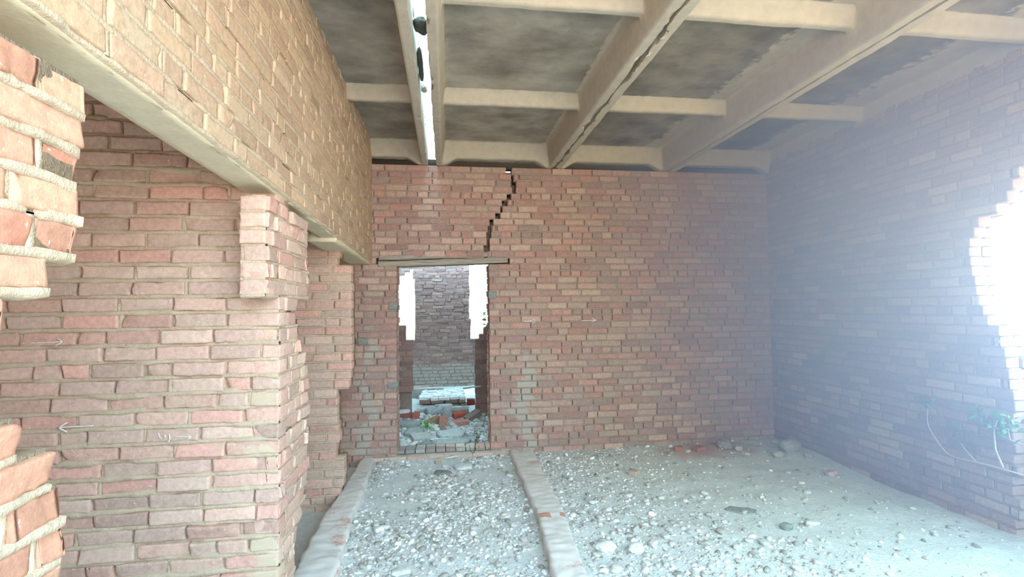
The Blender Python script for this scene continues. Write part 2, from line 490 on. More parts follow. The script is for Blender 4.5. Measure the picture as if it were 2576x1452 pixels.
# ------------------------------------------------------------------ back wall with doorway and crack
crack = lerp_table([(2.40, .49), (2.66, .54), (2.785, .555), (2.85, .595), (2.89, .65), (2.995, .705), (3.12, .77), (3.215, .855), (3.37, .855), (3.47, .80), (3.52, .80)])
def back_iv(z):
    if z < 2.262: return [(-3.2, -.583 + rag(3, .008)(z)), (.532 + rag(4, .008)(z), 4.5)]
    if z < 2.395: return [(-3.2, -.825), (.795, 4.5)]
    c = crack(z); w = .026 + .008 * math.sin(z * 31)
    if z > 3.42: w = .035
    return [(-3.2, c - w + rag(5, .012)(z)), (c + w + rag(6, .012)(z), 4.5)]
def back_smear(u, z):
    s = -.12 - .04 * (z > 2.3) + .08 * ((u < 2.2) & (z < .9)) + .03 * ((z < 2.35) & (u < .95))
    wob = .05 * np.sin(z * 9.0) + .03 * np.sin(z * 23.0)
    s = s + .55 * np.clip(1.3 - np.abs(u - 1.0 - wob) / .11, 0, 1) * np.clip((1.42 - z) / .25, 0, 1)
    s = s + .30 * np.clip(1.3 - np.abs(u - .88 - wob) / .16, 0, 1) * (z < 1.0)
    s = s + .55 * np.clip(1.3 - np.abs(u + .93 + wob) / .09, 0, 1) * np.clip((1.55 - z) / .25, 0, 1)
    return s
ZB0 = ZC - 45 * .081
g = Geo()
Wall(g, (0, D, 0), (1, 0, 0), (0, -1, 0), .25, 11, PAL_RED, smear=back_smear, head_p=.42, bed=.001, bed_amp=.004, gap=.012, core=.026, jit=.0024, joint=.011).lay(ZB0, ZC, back_iv)
def back_rear(z):
    if z < 2.262: return [(-3.2, -.583 + rag(3, .02)(z)), (.532 + rag(4, .02)(z), 4.5)]
    if z < 2.395: return [(-3.2, -.825), (.795, 4.5)]
    return [(-3.2, 4.5)]
Wall(g, (0, D + .25, 0), (1, 0, 0), (0, -1, 0), .13, 12, PAL_RED, nint=4, base_smear=-.1).lay(ZB0, ZC, back_rear)
wall_back = g.build('wall_back', [M_BRICK_B, M_MORT_B])
tag(wall_back, 'red brown brick end wall with the doorway and a jagged crack', 'wall', kind='structure')

# ------------------------------------------------------------------ left wall: upper brickwork, pillar, near stub
g = Geo()
SH = -.0225
Wall(g, (XL, 0, 0), (0, 1, 0), (1, 0, 0), .16, 21, PAL_TAN, base_smear=.04, spill=.008, gap=.015, core=.012, chip=.06, pitch=.083, bed=-.001, bed_amp=.006, head_p=.8, jit=.0025, nint=8, shear=SH, uref=1.3, rot=.008, header_every=5).lay(2.43, 3.90, lambda z: [(-1.2, D)])
pil_end = lerp_table([(0, 3.07), (.24, 3.08), (.48, 3.12), (.60, 3.32), (1.0, 3.34), (1.44, 3.33), (1.50, 3.16), (1.80, 3.10), (1.87, 3.35), (2.3, 3.35), (2.45, 3.35)])
def pil_iv(z):
    return [((2.575 if z > 1.84 else 2.80), pil_end(z) + rag(23, .035)(z))]
Wall(g, (XL - .005, 0, 0), (0, 1, 0), (1, 0, 0), .12, 22, PAL_PINK, base_smear=.02, spill=.008, gap=.015, core=.02, pitch=.083, bed=.0, bed_amp=.008, head_p=.8, jit=.006, nint=8, rot=.01, header_every=3).lay(-.16, 2.33, pil_iv)
stub_end = lerp_table([(0, 1.315), (1.39, 1.31), (1.44, 1.22), (1.52, 1.16), (1.62, 1.10), (1.70, 1.10), (1.79, 1.13), (1.84, 1.15), (1.86, 1.335), (2.4, 1.345)])
def stub_iv(z):
    a = .012 if z > 1.85 else .02
    return [(-1.2, stub_end(z) + rag(24, a)(z))]
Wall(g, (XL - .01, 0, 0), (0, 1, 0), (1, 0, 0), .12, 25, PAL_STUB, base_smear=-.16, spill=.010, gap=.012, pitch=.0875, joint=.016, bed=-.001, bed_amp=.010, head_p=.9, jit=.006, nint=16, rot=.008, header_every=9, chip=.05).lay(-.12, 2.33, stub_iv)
wall_left = g.build('wall_left', [M_BRICK_L, M_MORT_L])
tag(wall_left, 'tan brick wall along the left carried over broken openings', 'wall', kind='structure')

# front faces of the pillar: the narrow header face that looks back at the camera
g = Geo()
Wall(g, (0, 2.575, 0), (1, 0, 0), (0, -1, 0), .24, 31, PAL_PINK, base_smear=.05, pitch=.083, nint=5, jit=.004, header_every=1, bed=.003).lay(1.832, 2.33, lambda z: [(XL - .128, XL - .003)])
# the cross wall behind the pillar, seen through the first opening
def cross_smear(u, z):
    return -.02 + .10 * ((u > -1.5) & (z < 1.7)) + .05 * (z > 2.0) + .35 * np.clip((u + 1.10) / .12, 0, 1) * (vnoise(np.stack([u * 3, z * 7, 0 * u], -1), 5) > .25) * (z < 1.75)
Wall(g, (0, 2.795, 0), (1, 0, 0), (0, -1, 0), .25, 32, PAL_PINK, smear=cross_smear, pitch=.084, joint=.015, spill=.013, gap=.024, core=.026, bed=-.001, bed_amp=.009, head_p=.45, jit=.006, nint=10, rot=.008, chip=.25, header_every=50).lay(-.18, 3.78, lambda z: [(-4.2, XL - .006 if z < 2.33 else XL - .02)])
wall_cross = g.build('wall_cross', [M_BRICK_L, M_MORT_L])
tag(wall_cross, 'rough brick partition seen through the near left opening', 'wall', kind='structure')

g = Geo()
st2 = lerp_table([(-.1, -1.06), (.05, -.99), (.14, -.95), (.30, -.94), (.36, -1.02), (.46, -1.05), (.50, -.96), (.58, -1.0), (1.03, -1.03), (1.06, -.885), (2.10, -.885), (2.14, -.885), (2.17, -1.02), (2.3, -1.0), (2.32, -1.06), (2.8, -1.06)])
Wall(g, (0, 4.88, 0), (1, 0, 0), (0, -1, 0), .25, 41, PAL_PINK, base_smear=.03, gap=.018, core=.024, spill=.006, pitch=.083, joint=.014, bed=.002, bed_amp=.007, head_p=.7, jit=.004, nint=7, header_every=50).lay(-.15, 3.0, lambda z: [(-3.2, st2(z) + rag(42, .015)(z))])
wall_alcove = g.build('wall_alcove', [M_BRICK_L, M_MORT_L])
tag(wall_alcove, 'second brick partition with a ragged broken end beyond the pillar', 'wall', kind='structure')

# ------------------------------------------------------------------ right wall with the broken opening
win = lerp_table([(-.2, 3.28), (.9, 3.29), (1.1, 3.29), (1.33, 3.32), (1.54, 3.37), (1.66, 3.45), (1.82, 3.50), (2.0, 3.54), (2.25, 3.55), (2.40, 3.48), (2.55, 3.30), (2.76, 3.14), (2.85, 2.8)])
win2 = lerp_table([(-.2, 3.28), (1.33, 3.32), (1.54, 3.40), (1.66, 3.52), (2.25, 3.56), (2.40, 3.5), (2.55, 3.35), (2.76, 3.15), (2.85, 2.8)])
WIN_Y0, WIN_TOP, SILL = 1.6, 2.80, .90
def right_iv(z):
    if z > WIN_TOP: return [(-1.2, 6.3)]
    return [(-1.2, WIN_Y0 + rag(50, .05)(z)), (win(z) + rag(51, .045)(z), 6.3)]
def right_rear(z):
    if z > WIN_TOP or z < SILL: return [(-1.2, 6.3)]
    return [(-1.2, WIN_Y0 + rag(52, .05)(z)), (win2(z) + rag(53, .05)(z), 6.3)]
g = Geo()
Wall(g, (XR, 0, 0), (0, 1, 0), (-1, 0, 0), .125, 52, PAL_DULL, base_smear=.05, bed=-.001, bed_amp=.002, head_p=1.0, jit=.0012, nint=7, core=.008, joint=.010, chip=0).lay(ZB0, ZC + .26, right_iv)
Wall(g, (XR + .125, 0, 0), (0, 1, 0), (-1, 0, 0), .125, 54, PAL_DULL, base_smear=-.05, nint=5).lay(ZB0, ZC + .26, right_rear)
wall_right = g.build('wall_right', [M_BRICK_B, M_MORT_B])
tag(wall_right, 'dull brick wall on the right with a ragged hole letting daylight in', 'wall', kind='structure')

# wall behind the camera, left mostly open to let in added fill light
g = Geo()
Wall(g, (0, -1.0, 0), (1, 0, 0), (0, 1, 0), .25, 61, PAL_RED, nint=3).lay(ZB0, ZC + .26, lambda z: [(-4.2, -1.0)] if z > .9 else [(-4.2, 4.6)])
tag(g.build('wall_front', [M_BRICK_B, M_MORT_B]), 'brick wall behind the viewpoint', 'wall', kind='structure')
g = Geo()
Wall(g, (-4.2, 0, 0), (0, 1, 0), (1, 0, 0), .25, 62, PAL_TAN, nint=3).lay(-.18, 3.78, lambda z: [(-1.2, .2), (1.6, 6.4)] if .9 < z < 2.2 else [(-1.2, 6.4)])
tag(g.build('wall_side_room', [M_BRICK_L, M_MORT_L]), 'outer brick wall of the side room', 'wall', kind='structure')

# ------------------------------------------------------------------ ceiling: ribbed precast panels
def rib_panel(g, x0, x1, y0, y1, cross, edge=(0, 0), light=(0, 0), seed=0, end_rib=True, stain=1.0):
    """heightfield of the panel underside; light = how far pale wash spreads from left / right long rib"""
    w = x1 - x0
    xs = [0, .004, .03, .055, .072, .078, .085, .095, .105, .115, .13, .15, .18]
    mid = list(np.linspace(.21, w - .21, 46)); xs = np.array(xs + mid + [w - x for x in xs][::-1])
    ys = set(np.round(np.arange(y0, y1, .05), 4)) | {y1}
    for c in cross:
        for o in (-.09, -.075, -.06, -.05, -.04, -.03, 0, .03, .04, .05, .06, .075, .09): ys.add(round(c + o, 4))
    for o in np.arange(0, .45, .02): ys.add(round(y1 - o, 4))
    ys = np.array(sorted(ys))
    X, Y = np.meshgrid(xs, ys, indexing='ij')
    def prof(dist, half_b, half_t, h):          # trapezoid rib
        return h * np.clip((half_t - dist) / (half_t - half_b), 0, 1)
    dl = np.minimum(X, w - X)
    long_ = prof(dl, .075, .118, .27)
    z = long_.copy(); ribness = np.clip((.125 - dl) / .02, 0, 1)
    for c in cross:
        cz = prof(np.abs(Y - c), .035, .075, .125); haunch = .06 * np.clip(1 - (dl - .1) / .10, 0, 1) * (np.abs(Y - c) < .05)
        z = np.maximum(z, cz); ribness = np.maximum(ribness, np.clip((.10 - np.abs(Y - c)) / .03, 0, 1))
    if end_rib:
        de = (D - .055) - Y                        # inner face of the end rib
        ez = .19 * np.clip((.05 - de) / .05, 0, 1) + .08 * np.clip(1 - (dl - .11) / .14, 0, 1) * np.clip((.05 - de) / .05, 0, 1)
        z = np.maximum(z, np.minimum(ez, .27)); ribness = np.maximum(ribness, np.clip((.10 - de) / .06, 0, 1))
    P = np.stack([X + x0, Y, np.zeros_like(X)], -1)
    z = z + fbm(P * 5, seed) * .006 + vnoise(P * 22, seed + 9) * .0025
    Xw = X + x0
    for side, amp in ((0, edge[0]), (1, edge[1])):   # ragged rib edges
        m = (X < .06) if side == 0 else (X > w - .06)
        k = np.clip(n1(Y.ravel() * 9, seed + 20 + side).reshape(Y.shape) + .2 + .5 * n1(Y.ravel() * 31, seed + 30 + side).reshape(Y.shape), 0, 1) * amp
        e0 = np.where((X < .003) if side == 0 else (X > w - .003), 1.0, .5 * m)
        Xw = Xw + (k if side == 0 else -k) * e0 * (np.abs(X - (0 if side == 0 else w)) < .04)
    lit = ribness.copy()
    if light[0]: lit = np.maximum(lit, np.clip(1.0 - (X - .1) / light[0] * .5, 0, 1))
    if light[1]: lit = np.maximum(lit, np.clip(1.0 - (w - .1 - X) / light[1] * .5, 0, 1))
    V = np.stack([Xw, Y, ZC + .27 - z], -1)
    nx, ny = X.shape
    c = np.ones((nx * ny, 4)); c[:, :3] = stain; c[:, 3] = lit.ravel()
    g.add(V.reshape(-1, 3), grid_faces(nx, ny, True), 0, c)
    top = ZC + .31
    for i, fl in ((0, False), (nx - 1, True)):       # outer sides
        S = np.stack([V[i], V[i] * [1, 1, 0] + [0, 0, top]], 0)
        g.add(S.reshape(-1, 3), grid_faces(2, ny, not fl), 0, (1, 1, 1, 1))
    for j, fl in ((0, True), (ny - 1, False)):
        S = np.stack([V[:, j], V[:, j] * [1, 1, 0] + [0, 0, top]], 0)
        g.add(S.reshape(-1, 3), grid_faces(2, nx, not fl), 0, (1, 1, 1, .6))
    g.add([(x0, y0, top), (x1, y0, top), (x1, y1, top), (x0, y1, top)], np.array([[0, 1, 2, 3]]), 0)

YE = D + .34
CROSS = [4.60, 3.03, 1.46]
ceiling = empty('ceiling', (0, 0, 0)); tag(ceiling, 'ceiling of four ribbed concrete panels with one open joint', 'ceiling', kind='structure')
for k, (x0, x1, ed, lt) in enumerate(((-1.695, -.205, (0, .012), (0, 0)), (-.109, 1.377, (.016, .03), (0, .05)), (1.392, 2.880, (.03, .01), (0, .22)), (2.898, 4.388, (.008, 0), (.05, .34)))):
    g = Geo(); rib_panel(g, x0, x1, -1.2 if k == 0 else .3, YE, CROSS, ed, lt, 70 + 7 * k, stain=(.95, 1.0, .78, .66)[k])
    g.build('ceiling_panel', [M_PANEL], ceiling)
# masonry bedded between the panel ends above the back wall
g = Geo(); box(g, -1.0, 4.5, D + .06, D + .20, ZC - .002, ZC + .09)
tag(g.build('trim_1', [M_DARK]), 'dark mortar bed under the panel ends above the brick end wall', 'mortar bed', kind='structure')
# roof of the side room
g = Geo(); box(g, -4.4, -1.70, -1.2, 6.4, 3.78, 3.9)
tag(g.build('ceiling_side_room', [M_CONC]), 'concrete roof slab of the side room', 'ceiling', kind='structure')

# ------------------------------------------------------------------ concrete lintels over the left openings
def lumpy_bar(g, P0, P1, w, h, seed, amp=.006, mat=0, col=(1, 1, 1, 0), nseg=60, side=(1, 0, 0), amp_z=None):
    """beam whose section is w (along side) by h (z, top at given points' z + h); P0,P1 bottom centre line"""
    P0, P1 = np.array(P0, float), np.array(P1, float); s = np.array(side, float)
    sec = []
    nw, nh = 6, 4
    for i in range(nw): sec.append((-w / 2 + w * i / nw, 0))
    for i in range(nh): sec.append((w / 2, h * i / nh))
    for i in range(nw): sec.append((w / 2 - w * i / nw, h))
    for i in range(nh): sec.append((-w / 2, h - h * i / nh))
    sec = np.array(sec); m = len(sec)
    t = np.linspace(0, 1, nseg); C = P0 + (P1 - P0) * t[:, None]
    V = C[:, None] + sec[None, :, :1] * s + sec[None, :, 1:] * np.array([0, 0, 1.0])
    nz = np.stack([vnoise(V * 9, seed), vnoise(V * 9, seed + 1), vnoise(V * 9, seed + 2)], -1) * amp + np.stack([vnoise(V * 34, seed + 3), vnoise(V * 34, seed + 4), vnoise(V * 34, seed + 5)], -1) * amp * .5
    V = V + nz
    F = []
    for i in range(nseg - 1):
        for k in range(m): F.append((i * m + k, (i + 1) * m + k, (i + 1) * m + (k + 1) % m, i * m + (k + 1) % m))
    g.add(V.reshape(-1, 3), [np.array(F), np.array([list(range(m))]), np.array([[(nseg - 1) * m + k for k in range(m)][::-1]])], mat, col)

g = Geo(); lumpy_bar(g, (-.968, -1.0, 2.468), (-.968, 2.98, 2.378), .16, .10, 81, .003)
tag(g.build('trim_2', [M_CONC]), 'smooth concrete lintel over the near left opening', 'lintel', kind='structure')
g = Geo(); lumpy_bar(g, (-.958, 3.0, 2.377), (-.958, 4.55, 2.342), .14, .10, 82, .003)
tag(g.build('trim_3', [M_CONC]), 'concrete lintel between the brick pillar and the second partition', 'lintel', kind='structure')
g = Geo(); lumpy_bar(g, (-1.012, 4.25, 2.318), (-1.012, 6.10, 2.288), .24, .10, 83, .004)
tag(g.build('trim_4', [M_CONC]), 'thicker concrete lintel meeting the brick end wall', 'lintel', kind='structure')

# ------------------------------------------------------------------ ground
def floor_z(x, y):
    x = np.asarray(x, float); y = np.asarray(y, float)
    P = np.stack([x, y, np.zeros_like(x)], -1)
    z = -.045 + fbm(P * 1.1, 91) * .02 + vnoise(P * 6, 92) * .008
    z = z + .02 * np.clip((x - 1.2) / 2.5, 0, 1)
    z = z + .035 * np.exp(-((x - 3.15) ** 2 / .35 + (y - 5.85) ** 2 / .12))        # brick dust heap
    z = z + .05 * np.exp(-((x - 4.1) ** 2 / .10 + (y - 5.5) ** 2 / .25))
    z = np.where(x < -.95, z - .07, z)
    far = np.clip((y - 6.35) / .3, 0, 1)
    z = z + far * (.02 + .06 * np.clip((y - 6.6) / 1.2, 0, 1) + vnoise(P * 3, 95) * .03)
    z = z - np.clip((y - 9.6) / .5, 0, 1) * .16
    return z
def ground(name, x0, x1, y0, y1, step, label):
    xs = np.arange(x0, x1 + step / 2, step); ys = np.arange(y0, y1 + step / 2, step)
    X, Y = np.meshgrid(xs, ys, indexing='ij'); Z = floor_z(X, Y) + vnoise(np.stack([X * 30, Y * 30, 0 * X], -1), 96) * .004
    c = np.ones((X.size, 4))
    P = np.stack([X, Y, 0 * X], -1)
    red = np.clip(1.15 - ((X - 3.15) ** 2 / .42 + (Y - 5.78) ** 2 / .13) + fbm(P * 5, 97) * .7, 0, 1) * .62
    c[:, 3] = red.ravel()
    g = Geo(); g.add(np.stack([X, Y, Z], -1).reshape(-1, 3), grid_faces(len(xs), len(ys), True), 0, c)
    return tag(g.build(name, [M_GROUND]), label, 'floor', kind='structure')
ground('floor', -4.2, 4.7, -1.2, 12.6, .04, 'dusty gravel and dirt ground running through the rooms')

# pebbles: merged as uncountable stuff
def pebbles(name, n, sampler, seed, size, label, pal):
    r = np.random.default_rng(seed); g = Geo(); base, F = icosphere(1)
    xy = sampler(r, n); n = len(xy)
    s = np.clip(r.lognormal(math.log(size), .50, n), size * .4, size * 3.6)
    sc = np.stack([s * r.uniform(.8, 1.35, n), s * r.uniform(.7, 1.1, n), s * r.uniform(.4, .75, n)], -1)
    V = base[None] * (1 + .22 * vnoise(base[None] * 1.6 + r.random((n, 1, 3)) * 90, seed)[..., None]) * sc[:, None]
    a = r.random(n) * 6.283; ca, sa = np.cos(a)[:, None], np.sin(a)[:, None]
    tl = r.normal(0, .3, n)[:, None]
    x = V[..., 0] * ca - V[..., 1] * sa; y = V[..., 0] * sa + V[..., 1] * ca
    z = V[..., 2] + tl * V[..., 0] * .6
    V = np.stack([x + xy[:, 0:1], y + xy[:, 1:2], z + floor_z(xy[:, 0], xy[:, 1])[:, None] + sc[:, 2:3] * .25], -1)
    pal = np.array(pal); c = pal[r.integers(0, len(pal), n)].copy(); c[:, :3] *= (1 + r.normal(0, .1, n))[:, None]
    FF = (F[None] + (np.arange(n) * len(base))[:, None, None]).reshape(-1, 3)
    g.add(V.reshape(-1, 3), FF, 0, np.repeat(c, len(base), 0))
    return tag(g.build(name, [M_STONE]), label, 'gravel', kind='stuff')
PAL_ST = [srgb(*c) for c in ((222, 223, 221), (210, 211, 208), (198, 197, 193), (230, 231, 230), (184, 182, 177), (214, 211, 206), (204, 192, 185), (236, 237, 236), (160, 158, 152), (176, 172, 164), (150, 146, 140))]
def in_mid(r, n):
    y = 2.3 + 3.75 * r.random(n); x = -.80 + 1.55 * r.random(n)
    d = .62 + .9 * fbm(np.stack([x * 2.2, y * 2.2, 0 * x], -1), 55) - .22 * (y > 4.6) + .10 * (y < 3.8)
    k = r.random(n) < d
    return np.stack([x[k], y[k]], 1)
def in_right(r, n):
    y = 2.2 + 3.9 * r.random(n); x = .95 + 3.2 * r.random(n)
    dens = .8 * np.exp(-((x - 1.2) / .9) ** 2) + .06 + .5 * (y < 3.6) * np.exp(-((x - 1.6) / 1.2) ** 2)
    k = r.random(n) < dens
    return np.stack([x[k], y[k]], 1)
def in_far(r, n):
    y = 6.56 + 1.56 * r.random(n); x = -.75 + 1.5 * r.random(n)
    return np.stack([x, y], 1)
pebbles('gravel', 15000, in_mid, 101, .0088, 'loose pale gravel filling the strip between the two kerbs', PAL_ST)
pebbles('gravel', 13000, in_right, 102, .0085, 'loose gravel thinning into dirt right of the right kerb', PAL_ST)
pebbles('gravel', 1800, in_far, 103, .018, 'rubble gravel on the ground beyond the doorway', PAL_ST)


# ------------------------------------------------------------------ kerbs and threshold
def kerb(name, path, label, seed, red_at=()):
    """low mortar-covered brick footing: path rows (y, x_left, x_right), top near z=.03"""
    g = Geo(); path = np.array(path); n = 260
    ys = np.linspace(path[0, 0], path[-1, 0], n)
    xl = np.interp(ys, path[:, 0], path[:, 1]); xr = np.interp(ys, path[:, 0], path[:, 2]); zt = np.interp(ys, path[:, 0], path[:, 3])
    prof = [(0, -.16), (0, -.08), (0, -.025), (.02, -.004), (.1, 0), (.25, .001), (.4, 0), (.5, .001), (.6, 0), (.75, .001), (.9, 0), (.98, -.004), (1, -.025), (1, -.08), (1, -.16)]
    V = np.zeros((n, len(prof), 3))
    for k, (f, z) in enumerate(prof):
        V[:, k, 0] = xl + (xr - xl) * f; V[:, k, 1] = ys; V[:, k, 2] = zt + z
    P = V * [1, 1, 1]
    edge = np.array([1 if f in (0, 1) else (.6 if f in (.02, .98) else .15) for f, z in prof])
    sgn = np.array([-1 if f < .5 else 1 for f, z in prof])
    V[:, :, 0] += (vnoise(P * [0, 7, 3] + [seed, 0, 0], seed) * .010 + vnoise(P * [3, 30, 9], seed + 1) * .008) * edge
    V[:, :, 2] += vnoise(P * [5, 5, 0], seed + 2) * .005 + vnoise(P * 26, seed + 3) * .006 + fbm(P * 13, seed + 4) * .007
    c = np.zeros((n, len(prof), 4)); c[:] = srgb(200, 150, 134); c[..., 3] = .62
    c[..., 3] += np.clip(fbm(P * [5, 5, 2], seed + 12) * .45, -.22, .1)
    for (y0, y1, f0, f1) in red_at:
        for k, (f, z) in enumerate(prof):
            if f0 <= f <= f1: c[(ys > y0) & (ys < y1), k, 3] = -.3
    for k, (f, z) in enumerate(prof):
        if f in (0, 1): c[:, k, 3] = .50 + n1(ys * 4, seed + 8) * .22
    g.add(V.reshape(-1, 3), grid_faces(n, len(prof), True), 0, c.reshape(-1, 4))
    return tag(g.build(name, [M_KERB]), label, 'kerb', kind='structure')
kerb('trim_5', [(1.0, .50, .70, .04), (2.3, .60, .80, .04), (3.18, .681, .895, .04), (4.16, .748, .978, .035), (5.9, .758, 1.045, .015), (6.10, .775, 1.06, .01)], 'mortared brick kerb running to the wall right of the doorway', 111, [(4.06, 4.14, .1, .42), (4.06, 4.14, .85, 1)])
kerb('trim_6', [(1.0, -1.0, -.62, .05), (2.6, -1.0, -.68, .05), (3.45, -1.005, -.722, .045), (4.42, -1.02, -.785, .04), (4.9, -1.0, -.79, .035), (5.75, -.985, -.825, .02), (6.08, -.98, -.84, .0)], 'mortared brick kerb along the foot of the left wall', 112)

g = Geo()
Wall(g, (0, D - .03, 0), (1, 0, 0), (0, -1, 0), .10, 121, PAL_PINK, base_smear=.12, nint=6, head_p=.8, pitch=.075).lay(-.15, .0, lambda z: [(-.86, .80)])
def flat_bricks(g, xs, y0, y1, z1, h, pal, r, smear):
    for (x0, x1) in zip(xs[:-1], xs[1:]):
        base, F = rounded_box(x1 - x0 - .008, y1 - y0, h, .006, r)
        c = np.array(pal[r.integers(0, len(pal))]); c[3] = smear + r.normal(0, .05)
        g.add(base + [(x0 + x1) / 2, (y0 + y1) / 2, z1 - h / 2 + r.normal(0, .003)], F, 0, c)
def rounded_box(lx, ly, lz, rad, r, amp=.0025, chip=.35, n=8):
    """noisy brick-like block, centred"""
    V, F = [], []; off = 0; seed = int(r.integers(0, 9999))
    t = np.concatenate([[-1, -.9], np.linspace(-.7, .7, n - 4), [.9, 1]])
    for ax in range(3):
        for sg in (-1, 1):
            A, B = np.meshgrid(t, t, indexing='ij'); P = np.zeros((n, n, 3)); o = [k for k in range(3) if k != ax]
            P[..., o[0]] = A; P[..., o[1]] = B; P[..., ax] = sg
            f = grid_faces(n, n, not ((sg > 0) ^ (ax == 1)))
            V.append(P.reshape(-1, 3)); F.append(f + off); off += n * n
    V = np.concatenate(V); F = np.concatenate(F)
    half = np.array([lx, ly, lz]) / 2
    P = V * half; inner = np.clip(P, -(half - rad), half - rad); dlt = P - inner; L = np.linalg.norm(dlt, axis=1, keepdims=True) + 1e-9
    P = np.where(L > 1e-6, inner + dlt / L * np.minimum(L, rad), P)
    ph = r.random(3) * 50
    nz = np.stack([vnoise(P * 20 + ph + k * 7, seed) for k in range(3)], 1) * amp + np.stack([vnoise(P * 60 + ph + k * 7, seed) for k in range(3)], 1) * amp * .6
    P = P + nz
    for _ in range(2):
        if r.random() < chip:
            c = half * np.sign(r.normal(size=3)); d = np.linalg.norm(P - c, axis=1); k = np.clip(1 - d / r.uniform(.03, .06), 0, 1)
            P = P - (np.sign(c) * .02) * k[:, None]
    return P, F
r_ = np.random.default_rng(5)
xs = list(np.linspace(-.62, .60, 11))
flat_bricks(g, xs, D + .09, D + .33, .035, .07, [srgb(*c) for c in ((172, 170, 164), (160, 156, 150), (180, 174, 166), (166, 150, 142))], r_, -.1)
tag(g.build('trim_7', [M_KERB, M_MORT_G]), 'brick doorstep across the foot of the doorway', 'doorstep', kind='structure')

# ------------------------------------------------------------------ doorway: two lintel boards, fixing blocks
def board(name, x0, x1, za, zb, y0, y1, h, mat, label, cat, seed):
    g = Geo(); lumpy_bar(g, (x0, (y0 + y1) / 2, za), (x1, (y0 + y1) / 2, zb), y1 - y0, h, seed, .0025, nseg=70, side=(0, 1, 0))
    return tag(g.build(name, [mat]), label, cat, 'boards bridging the doorway')
board('lintel_board', -.802, .772, 2.258, 2.312, D - .012, D + .24, .066, M_WOOD, 'lower weathered board bridging the doorway, lit along its bottom edge', 'lintel', 131)
board('lintel_board', -.795, .782, 2.336, 2.392, D + .004, D + .24, .058, M_WOOD, 'upper weathered board bridging the doorway, under the crack', 'lintel', 132)
def fix_block(x, z, y, sx, sz, rot, label, seed):
    g = Geo(); P, F = rounded_box(sx, .16, sz, .008, np.random.default_rng(seed), .002, 0)
    c, s_ = math.cos(rot), math.sin(rot)
    P = np.stack([P[:, 0] * c - P[:, 2] * s_, P[:, 1], P[:, 0] * s_ + P[:, 2] * c], 1)
    g.add(P, F); o = g.build('fixing_block', [M_BLOCK]); o.location = (x, y, z)
    return tag(o, label, 'wooden block', 'grey blocks bedded beside the doorway')
fix_block(-.622, 1.787, D + .062, .10, .085, .0, 'grey green block set into the left edge of the doorway', 1)
fix_block(.578, 1.912, D + .062, .105, .09, .0, 'grey green block set into the right edge of the doorway', 2)
fix_block(-.975, 1.372, D + .052, .115, .075, .0, 'grey mortar coated block in the wall corner left of the doorway', 3)
fix_block(-.63, .84, D + .068, .12, .07, .05, 'grey block low on the left edge of the doorway', 4)

# ------------------------------------------------------------------ beyond the doorway
mid_l = lerp_table([(-.2, -.74), (.40, -.74), (.44, -.535), (1.20, -.53), (1.225, -.64), (1.5, -.64)])
mid_r = lerp_table([(-.2, .475), (1.15, .475), (1.22, .50), (1.30, .58), (1.42, .66), (1.6, .8)])
g = Geo()
Wall(g, (0, 8.2, 0), (1, 0, 0), (0, -1, 0), .25, 141, PAL_FAR, base_smear=.02, nint=5, bed=.001, bed_amp=.004, core=.012).lay(-.15, 1.47, lambda z: [(-2.4, mid_l(z) + rag(142, .012)(z)), (mid_r(z) + rag(143, .012)(z), 2.4)])
box(g, -2.4, -.56, 8.32, 8.44, -.2, .46, 1)
tag(g.build('wall_rubble_room', [M_BRICK_B, M_MORT_B]), 'broken waist high brick wall with a gap beyond the doorway', 'wall', kind='structure')
def far_iv(z):
    if z < .99: return [(-3.0, 3.0)]
    if z < 2.46: return [(-3.0, -1.35), (-.725 + rag(151, .02)(z), .60 - .03 * (z > 1.5) + rag(152, .02)(z)), (1.5, 3.0)]
    if z < 2.68: return [(-3.0, -.80 - (2.68 - z) * 1.5), (-.77, .575 + rag(152, .02)(z)), (1.5, 3)]
    return [(-3.0, .57 + rag(152, .02)(z)), (1.5, 3.0)]
g = Geo()
Wall(g, (0, 12.0, 0), (1, 0, 0), (0, -1, 0), .30, 153, PAL_FAR, smear=lambda u, z: -.02 + .6 * np.clip((.48 + .05 * np.sin(u * 5) - z) / .12, 0, 1), nint=5, bed=.001, bed_amp=.004, core=.015).lay(-.30, 3.35, far_iv)
tag(g.build('wall_far', [M_BRICK_B, M_MORT_B]), 'far brick pier between two bright gaps, framed by the doorway', 'wall', kind='structure')
for nm, x, nn, lab in (('wall_yard_left', -2.4, 1, 'left side wall of the roofless room beyond the doorway'), ('wall_yard_right', 2.4, -1, 'right side wall of the roofless room beyond the doorway')):
    g = Geo(); Wall(g, (x, 0, 0), (0, 1, 0), (nn, 0, 0), .25, 160 + nn, PAL_DULL, nint=3).lay(-.3, 3.0, lambda z: [(6.5, 12.3)])
    tag(g.build(nm, [M_BRICK_B, M_MORT_B]), lab, 'wall', kind='structure')
g = Geo(); lumpy_bar(g, (-1.6, 10.1, -.2), (-.05, 10.1, -.2), .22, .365, 171, .01, side=(0, 1, 0))
tag(g.build('trim_8', [M_MORT_G]), 'low pale topped footing behind the pedestal', 'footing', kind='structure')

g = Geo()  # slabs added overhead, out of view, to dim the skylight on the rubble
for x0, x1, y0, y1 in ((-2.7, 2.7, 6.82, 8.95), (-2.7, 2.7, 9.7, 11.2), (-2.7, -.75, 8.95, 9.7), (.65, 2.7, 8.95, 9.7)): box(g, x0, x1, y0, y1, 3.0, 3.15)
tag(g.build('rubble_room_sky_blocker', [M_PLASTER]), 'added unseen slabs cutting down the skylight over the room beyond the doorway', 'ceiling', kind='structure')
